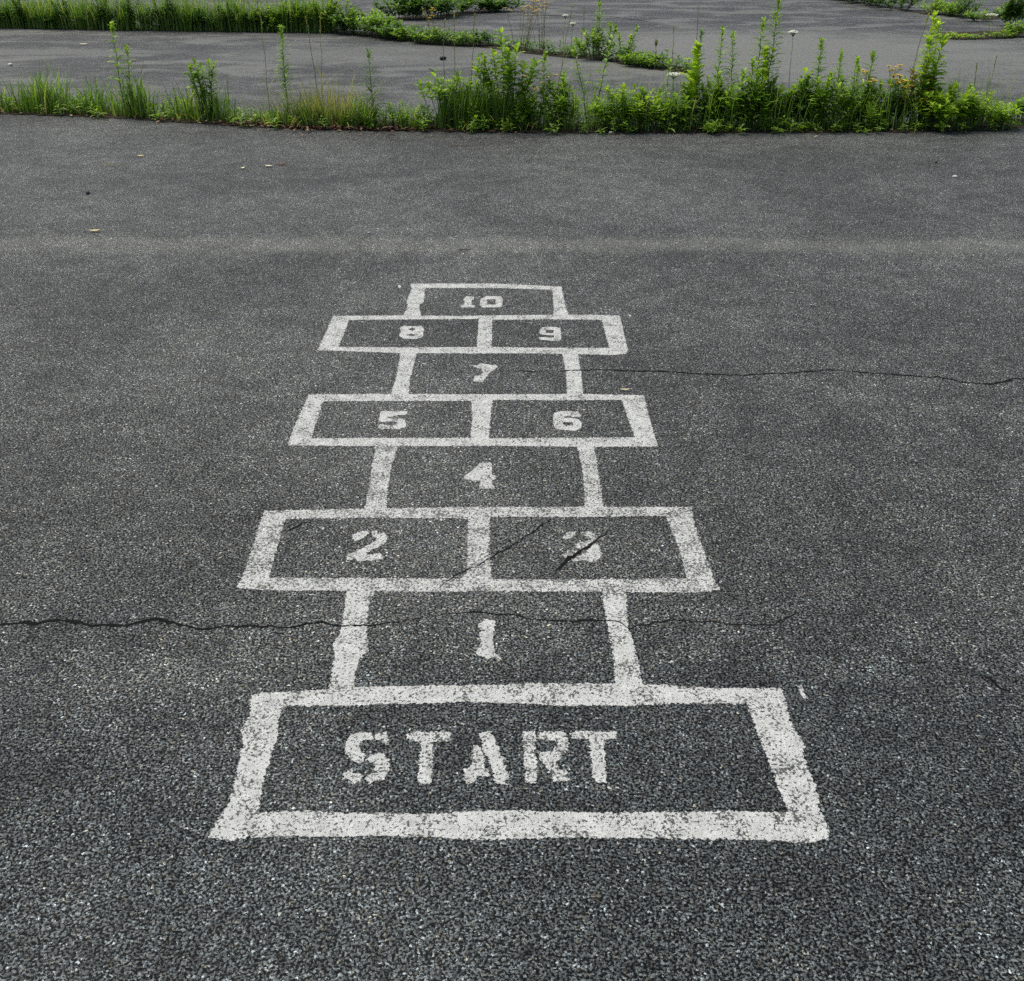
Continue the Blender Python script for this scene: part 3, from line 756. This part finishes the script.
# ---- stuff nobody can count: grass, undergrowth, dead leaves
g, dry = MB(), MB()
r = random.Random(5)
for i in range(3000):
    px = r.uniform(-40, 470)
    cl = noise.noise(Vector((px * .035, 2.2, 0)))
    if r.random() > .55 + .9 * cl: continue
    p = at(px, front_y(px)) + Vector((0, .02 + abs(r.gauss(0, .15)), .003))
    L = max(.05, r.gauss(.20, .06) * (1 + .8 * cl)) * (1.0 if px < 250 else .7)
    g.blade(p, r.uniform(0, 6.28), L, r.uniform(.007, .014), r.uniform(.1, 1.5), min(1, max(0, r.gauss(.5, .25))))
for i in range(1500):
    px = r.uniform(440, 520)
    p = at(px, front_y(px)) + Vector((0, .04 + abs(r.gauss(0, .14)), .003))
    g.blade(p, r.uniform(0, 6.28), max(.08, r.gauss(.26, .07)), r.uniform(.003, .006), r.uniform(.05, .7), min(1, max(0, r.gauss(.4, .22))))
for i in range(1000):
    px = r.uniform(520, 1005)
    p = at(px, front_y(px)) + Vector((0, .02 + abs(r.gauss(0, .16)), .003))
    g.blade(p, r.uniform(0, 6.28), max(.08, r.gauss(.30, .10)), r.uniform(.003, .007), r.uniform(.3, 1.5), min(1, max(0, r.gauss(.6, .22))))
tag(g.build('grass', M_GRASS), 'green grass tufts along the foot of the near weed strip', 'grass', kind='stuff')
for i in range(620):
    px = r.gauss(325, 24) if i < 430 else r.uniform(150, 480)
    p = at(px, front_y(px)) + Vector((0, .03 + abs(r.gauss(0, .15)), .003))
    out = math.atan2(r.gauss(0, .5), (px - 325) * .03 + r.gauss(0, .25))      # the tuft fans out from its middle
    dry.blade(p, out, max(.06, r.gauss(.27, .08)) * (1 if i < 430 else .6), r.uniform(.004, .007), r.uniform(.0, .8), min(1, max(0, r.gauss(.4, .25))), 4, r.uniform(.05, .55))
for i in range(70):
    px = r.uniform(0, 560)
    p = at(px, front_y(px)) + Vector((0, r.uniform(-.05, .12), .01))
    dry.blade(p, r.uniform(3.4, 6.0), r.uniform(.08, .22), r.uniform(.003, .006), r.uniform(.6, 1.2), r.uniform(.4, 1), 5, .7)
tag(dry.build('dry_grass', M_STRAW), 'dry yellowish grass around the leaning seed stalks', 'dry grass', kind='stuff')

def clumps(mb, st, r, pos, h, n, L, W):
    az = r.uniform(0, 6.28)
    pts = [p + pos for p in stem_path(r, h, r.uniform(.05, .45), .1, 4, az)]
    leafy_stem(mb, st, r, pts, n, L, W, .05, .35, r0=.002)
u, us = MB(), MB()
for i in range(560):
    px = r.uniform(470, 1012) if i < 450 else r.uniform(-20, 470)
    p = at(px, front_y(px)) + Vector((0, (.03 + r.random() * .36) if i % 6 else r.uniform(-.10, .06), .003))
    h = (r.uniform(.06, .22) if i % 6 else r.uniform(.02, .12)) if i < 450 else r.uniform(.05, .12)
    clumps(u, us, r, p, h, int(7 + h * 45), r.uniform(.045, .085), r.uniform(.018, .036))
n0 = len(u.v)
u.v += us.v; u.f += [tuple(i + n0 for i in f) for f in us.f]; u.t += us.t
tag(u.build('undergrowth', M_LEAF), 'tangle of small leaves under the taller weeds of the near strip', 'undergrowth', kind='stuff')
u, us = MB(), MB()
def strip_pt(line, px):
    for (x0, y0), (x1, y1) in zip(line, line[1:]):
        if x0 <= px <= x1: return at(px, y0 + (y1 - y0) * (px - x0) / (x1 - x0))
for i in range(400):
    px = r.uniform(-50, 500) if i < 290 else r.uniform(500, 690)
    p = strip_pt(STRIP_A, px) + Vector((0, r.uniform(.0, .5), .003))
    h = r.uniform(.06, .26) if px < 390 else r.uniform(.04, .14)
    clumps(u, us, r, p, h, int(7 + h * 32), r.uniform(.07, .12), r.uniform(.026, .045))
fg = MB()
for i in range(4200):
    px = r.uniform(-40, 330)
    if noise.noise(Vector((px * .05, 7.7, 0))) < -.25 and r.random() < .7: continue
    p = strip_pt(STRIP_A, px) + Vector((0, abs(r.gauss(0, .22)) - .03, .003))
    fg.blade(p, r.uniform(0, 6.28), max(.1, r.gauss(.36, .13)), r.uniform(.008, .015), r.uniform(.1, 1.5), min(1, max(0, r.gauss(.6, .22))))
tag(fg.build('grass', M_GRASS), 'long ragged grass mixed into the far weed strip at the upper left', 'grass', kind='stuff')
n0 = len(u.v)
u.v += us.v; u.f += [tuple(i + n0 for i in f) for f in us.f]; u.t += us.t
tag(u.build('undergrowth', M_DARK), 'dark leafy ground cover filling the far weed strip', 'undergrowth', kind='stuff')

d = MB()
for i in range(1000):
    px = r.gauss(330, 70) if i < 700 else r.uniform(-10, 1000)
    p = at(px, front_y(px)) + Vector((0, r.uniform(-.05, .12) if i % 9 else r.gauss(-.1, .12), r.uniform(.006, .02)))
    a = r.uniform(0, 6.28)
    d.leaf(p, Vector((math.cos(a), math.sin(a), r.uniform(-.1, .4))), r.uniform(.02, .055), r.uniform(.01, .024), r.random() ** 1.3, r.uniform(-.2, .2))
tag(d.build('dead_leaves', M_DEAD), 'brown dead leaves and straw scattered along the edge of the near strip', 'dead leaves', kind='stuff')

# ------------------------------------------------------------------ litter on the asphalt
def fallen_leaf(px, py, L, W, az, tint, label, name='fallen_leaf', cat='leaf', mat=None):
    mb = MB()
    n = 8
    top, bot = [], []
    for i in range(n + 1):
        k = i / n
        w = W * .5 * math.sin(math.pi * min(1, k * .95 + .03)) ** .8
        zc = .004 + .25 * L * (k - .5) ** 2 * .8
        for s_, zz in ((1, .18 * W), (0, 0), (-1, .15 * W)):
            top.append(Vector(((k - .5) * L, s_ * w, zc + zz * (abs(s_)))))
    bot = [p - Vector((0, 0, .0012)) for p in top]
    m = len(top)
    fs = []
    for i in range(n):
        for j in range(2):
            a, b = i * 3 + j, i * 3 + j + 1
            fs.append((a, b, b + 3, a + 3))
            fs.append((a + m, a + 3 + m, b + 3 + m, b + m))
        fs.append((i * 3, i * 3 + 3, i * 3 + 3 + m, i * 3 + m))
        fs.append((i * 3 + 2, i * 3 + 2 + m, i * 3 + 5 + m, i * 3 + 5))
    mb.add(top + bot, fs, tint)
    o = mb.build(name, mat or M_FALLEN, None, True)
    p = at(px, py); o.location = (p.x, p.y, .002); o.rotation_euler = (0, 0, az)
    return tag(o, label, cat)

def twig(px, py, L, az, tint, label, mat=None, thick=.003):
    mb = MB()
    rr = random.Random(int(px))
    pts = [Vector(((k - .5) * L, rr.uniform(-1, 1) * L * .05, thick + rr.uniform(0, .003))) for k in [i / 5 for i in range(6)]]
    mb.tube(pts, thick, thick * .6, 6, tint)
    o = mb.build('twig', mat or M_TWIG)
    p = at(px, py); o.location = (p.x, p.y, .003); o.rotation_euler = (0, 0, az)
    return tag(o, label, 'twig')

def pebble(px, py, s, tint, label):
    mb = MB()
    rr = random.Random(int(px * 3 + py))
    vs, fs = [], []
    N, K = 8, 4
    for j in range(K + 1):
        th = math.pi * j / K
        for i in range(N):
            a = 6.283 * i / N
            q = s * (1 + rr.uniform(-.22, .22))
            vs.append(Vector((math.cos(a) * math.sin(th) * q, math.sin(a) * math.sin(th) * q * .8, s * .5 * math.cos(th) + s * .42)))
    for j in range(K):
        for i in range(N):
            fs.append((j * N + i, (j + 1) * N + i, (j + 1) * N + (i + 1) % N, j * N + (i + 1) % N))
    mb.add(vs, fs, tint)
    o = mb.build('pebble', M_STONE, None, True)
    p = at(px, py); o.location = (p.x, p.y, .002); o.rotation_euler = (0, 0, rr.uniform(0, 6))
    return tag(o, label, 'pebble')

fallen_leaf(95, 232, .055, .022, .2, .62, 'small pale yellow leaf lying alone on the asphalt, left above the hopscotch')
fallen_leaf(282, 165, .06, .026, .6, .05, 'brown curled leaf on the asphalt beside a pale chip')
fallen_leaf(269, 167, .05, .02, -.2, .85, 'pale chip-like leaf lying left of the brown curled leaf')
fallen_leaf(243, 169, .03, .02, 1.0, .9, 'tiny cream leaf on the asphalt, below and left of the brown curled one')
fallen_leaf(141, 157, .045, .025, .1, .6, 'small yellowish leaf on the asphalt near the left grass')
fallen_leaf(625, 391, .035, .007, -.05, .8, 'cream sliver of leaf touching the top corner of the number 6 square')
twig(112, 166, .14, .05, .8, 'pale thin twig lying flat left of the small yellowish leaf', M_STRAW, .0025)
twig(461, 147, .14, .05, .6, 'thin reddish twig lying on the asphalt in front of the weeds')
twig(465, 251, .06, .1, .0, 'short dark twig on the asphalt above the number 10 square')
pebble(88, 194, .017, .05, 'dark stone alone on the asphalt at left')
pebble(955, 178, .016, 1.0, 'white stone on the asphalt at right')
pebble(936, 163, .013, .1, 'small dark stone up left of the white stone')
pebble(611, 134, .018, .95, 'white stone at the foot of the lime green mound')
pebble(369, 234, .010, .7, 'tiny pale stone on the asphalt above left of the number 10 square')
fallen_leaf(84, 45, .09, .04, .3, .95, 'white leaf lying on the slab between the two left weed strips')
pebble(11, 66, .03, 1.0, 'white stone on the slab behind the left grass')
pebble(443, 60, .04, .0, 'dark stone on the slab behind the broad-leaved weed')

# ------------------------------------------------------------------ light, sky, camera
EL, AZ = R(63), R(-52)          # a bright, veiled sky, the sun behind it high on the left
w = bpy.data.worlds.new('World'); SC.world = w; w.use_nodes = True
nt = w.node_tree; nt.nodes.clear()
sky = nt.nodes.new('ShaderNodeTexSky'); sky.sky_type = 'NISHITA'; sky.sun_disc = False
sky.sun_elevation = EL; sky.sun_rotation = AZ; sky.dust_density = 4.0; sky.air_density = 1.0; sky.ozone_density = 1.0
bg = nt.nodes.new('ShaderNodeBackground'); bg.inputs[1].default_value = .12
ow = nt.nodes.new('ShaderNodeOutputWorld')
nt.links.new(sky.outputs[0], bg.inputs[0]); nt.links.new(bg.outputs[0], ow.inputs[0])
sl = bpy.data.lights.new('sun', 'SUN'); sl.energy = 1.5; sl.angle = R(40); sl.color = (1.0, .97, .85)
so = bpy.data.objects.new('sun', sl); COL.objects.link(so)
dvec = Vector((math.sin(AZ) * math.cos(EL), math.cos(AZ) * math.cos(EL), math.sin(EL)))
so.rotation_euler = dvec.to_track_quat('Z', 'Y').to_euler()
so.location = dvec * 30

cam = bpy.data.cameras.new('camera'); co = bpy.data.objects.new('camera', cam); COL.objects.link(co)
cam.sensor_fit = 'HORIZONTAL'; cam.sensor_width = 36; cam.lens = 36 * F / 1024
cam.clip_start = .05; cam.clip_end = 2000
co.location = (0, 0, H); co.rotation_euler = (math.pi / 2 - TH, 0, 0)
SC.camera = co
SC.view_settings.view_transform = 'Standard'; SC.view_settings.look = 'None'
SC.view_settings.exposure = 0.70; SC.view_settings.gamma = 1.0
SC.view_settings.use_curve_mapping = False
SC.cycles.use_denoising = False
